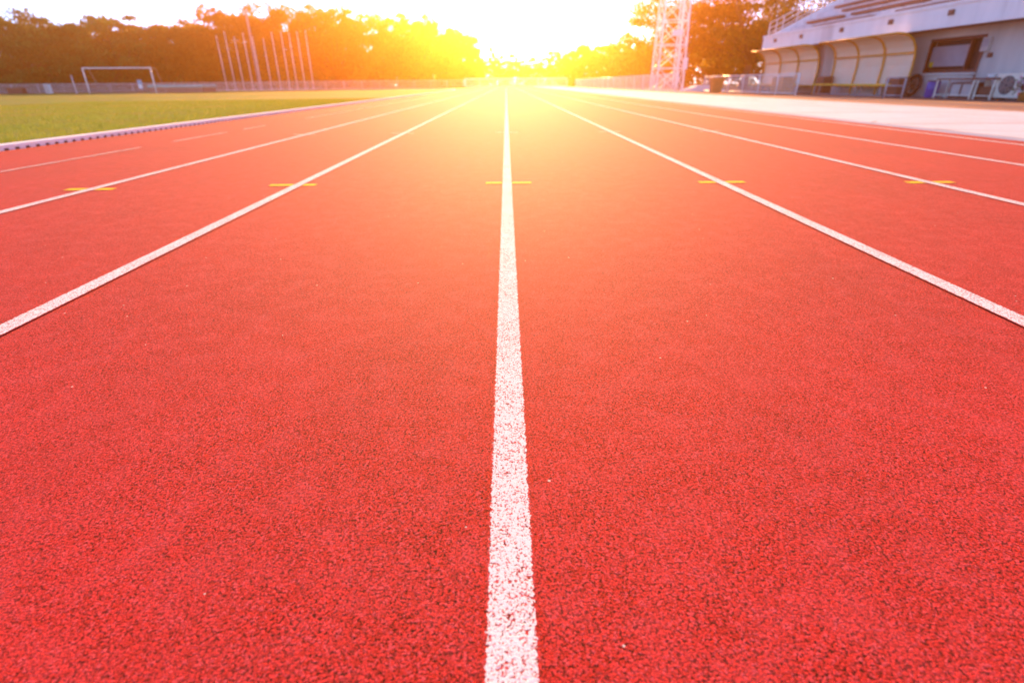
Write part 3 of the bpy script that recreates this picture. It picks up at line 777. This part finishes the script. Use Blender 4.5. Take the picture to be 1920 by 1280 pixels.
CT = [(912, 100, 168, 34), (955, 102, 176, 34), (998, 103, 172, 34), (1034, 95, 160, 26), (1066, 104, 164, 24)]
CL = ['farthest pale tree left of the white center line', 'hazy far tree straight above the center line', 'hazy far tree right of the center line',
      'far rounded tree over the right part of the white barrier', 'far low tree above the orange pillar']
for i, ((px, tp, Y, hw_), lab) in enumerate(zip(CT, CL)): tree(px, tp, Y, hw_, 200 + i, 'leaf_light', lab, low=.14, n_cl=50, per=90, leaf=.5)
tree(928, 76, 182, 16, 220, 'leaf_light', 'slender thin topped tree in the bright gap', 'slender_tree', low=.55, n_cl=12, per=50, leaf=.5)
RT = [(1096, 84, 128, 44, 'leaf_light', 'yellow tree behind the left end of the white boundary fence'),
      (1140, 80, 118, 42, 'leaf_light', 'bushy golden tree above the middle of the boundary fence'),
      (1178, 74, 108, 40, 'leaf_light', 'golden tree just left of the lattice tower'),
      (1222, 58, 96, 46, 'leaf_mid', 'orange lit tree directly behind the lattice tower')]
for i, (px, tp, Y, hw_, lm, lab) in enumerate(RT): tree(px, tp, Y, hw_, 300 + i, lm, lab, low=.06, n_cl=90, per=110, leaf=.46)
BT = [(1275, -70, 66, 112, 'leaf_mid', 'huge spreading tree over the lattice tower, limbs reaching left', .33),
      (1392, -90, 62, 115, 'leaf_mid', 'huge tree between the lattice tower and the grandstand', .2),
      (1330, 40, 74, 80, 'leaf_mid', 'mid height tree behind the litter bin', .12),
      (1430, 30, 78, 80, 'leaf_mid', 'tree low behind the farther shelter', .12),
      (1505, -70, 72, 110, 'leaf_mid', 'tall tree rising behind the grandstand\'s stair railing', .2)]
for i, (px, tp, Y, hw_, lm, lab, lo) in enumerate(BT): tree(px, tp, Y, hw_, 400 + i, lm, lab, low=lo, n_cl=100, per=125, leaf=.34, flat=.8)

# deep wood behind the rows of trees
def wood(name, spans, m):
    r = random.Random(77); V, F, T = [], [], []
    for X0, Y0_, X1, Y1_, h in spans:
        ln = math.hypot(X1 - X0, Y1_ - Y0_)
        for c in range(int(ln * 4.2)):
            f = r.random(); cx = X0 + (X1 - X0) * f; cy = Y0_ + (Y1_ - Y0_) * f + r.uniform(-2, 4); cz = gz(cx) + h * r.random() ** 1.35; ct = r.choice((.05, .2, .4, .8)) + r.gauss(0, .08)
            for k in range(42):
                q = Vector((cx + r.gauss(0, 1.1), cy + r.gauss(0, 1), max(gz(cx) + .1, cz + r.gauss(0, .8))))
                nrm = Vector((r.gauss(0, .6), r.gauss(0, .8), r.gauss(.4, .5))).normalized(); u = nrm.cross(Vector((r.gauss(0, 1), r.gauss(0, 1), .1))).normalized(); w_ = nrm.cross(u)
                L = r.uniform(.4, .8); u *= L * .5; w_ *= L * .34; n_ = len(V)
                V += [tuple(q - u), tuple(q + w_), tuple(q + u), tuple(q - w_)]; F.append((n_, n_ + 1, n_ + 2, n_ + 3)); T.append(min(1, max(0, ct + r.gauss(0, .12))))
    o_ = fast_mesh(name, V, F, M[m], tint=T); o_['kind'] = 'stuff'
wood('woodland', [(-104, 102, -62, 109, 2.4), (-62, 109, -30, 113, 2.6), (-30, 113, -8, 126, 2.6), (-125, 118, -60, 124, 7.5), (-60, 124, -12, 132, 8.0), (-14, 186, 16, 186, 5), (12, 136, 34, 112, 6.5), (18, 100, 62, 84, 6.5)], 'leaf_dark')

# ------------------------------------------------------------------ haze
hz = MB().box((-330, -130, -2.5), (330, 345, 17.6)).build('haze', 'white'); hz['kind'] = 'stuff'
m = bpy.data.materials.new('warm_haze'); m.use_nodes = True; t = m.node_tree; t.nodes.clear()
out = t.nodes.new('ShaderNodeOutputMaterial'); pv_ = t.nodes.new('ShaderNodeVolumePrincipled')
pv_.inputs['Color'].default_value = (*HAZE_COL, 1); pv_.inputs['Density'].default_value = HAZE_DENSITY; pv_.inputs['Anisotropy'].default_value = HAZE_G
t.links.new(pv_.outputs[0], out.inputs['Volume'])
hz.data.materials.clear(); hz.data.materials.append(m)
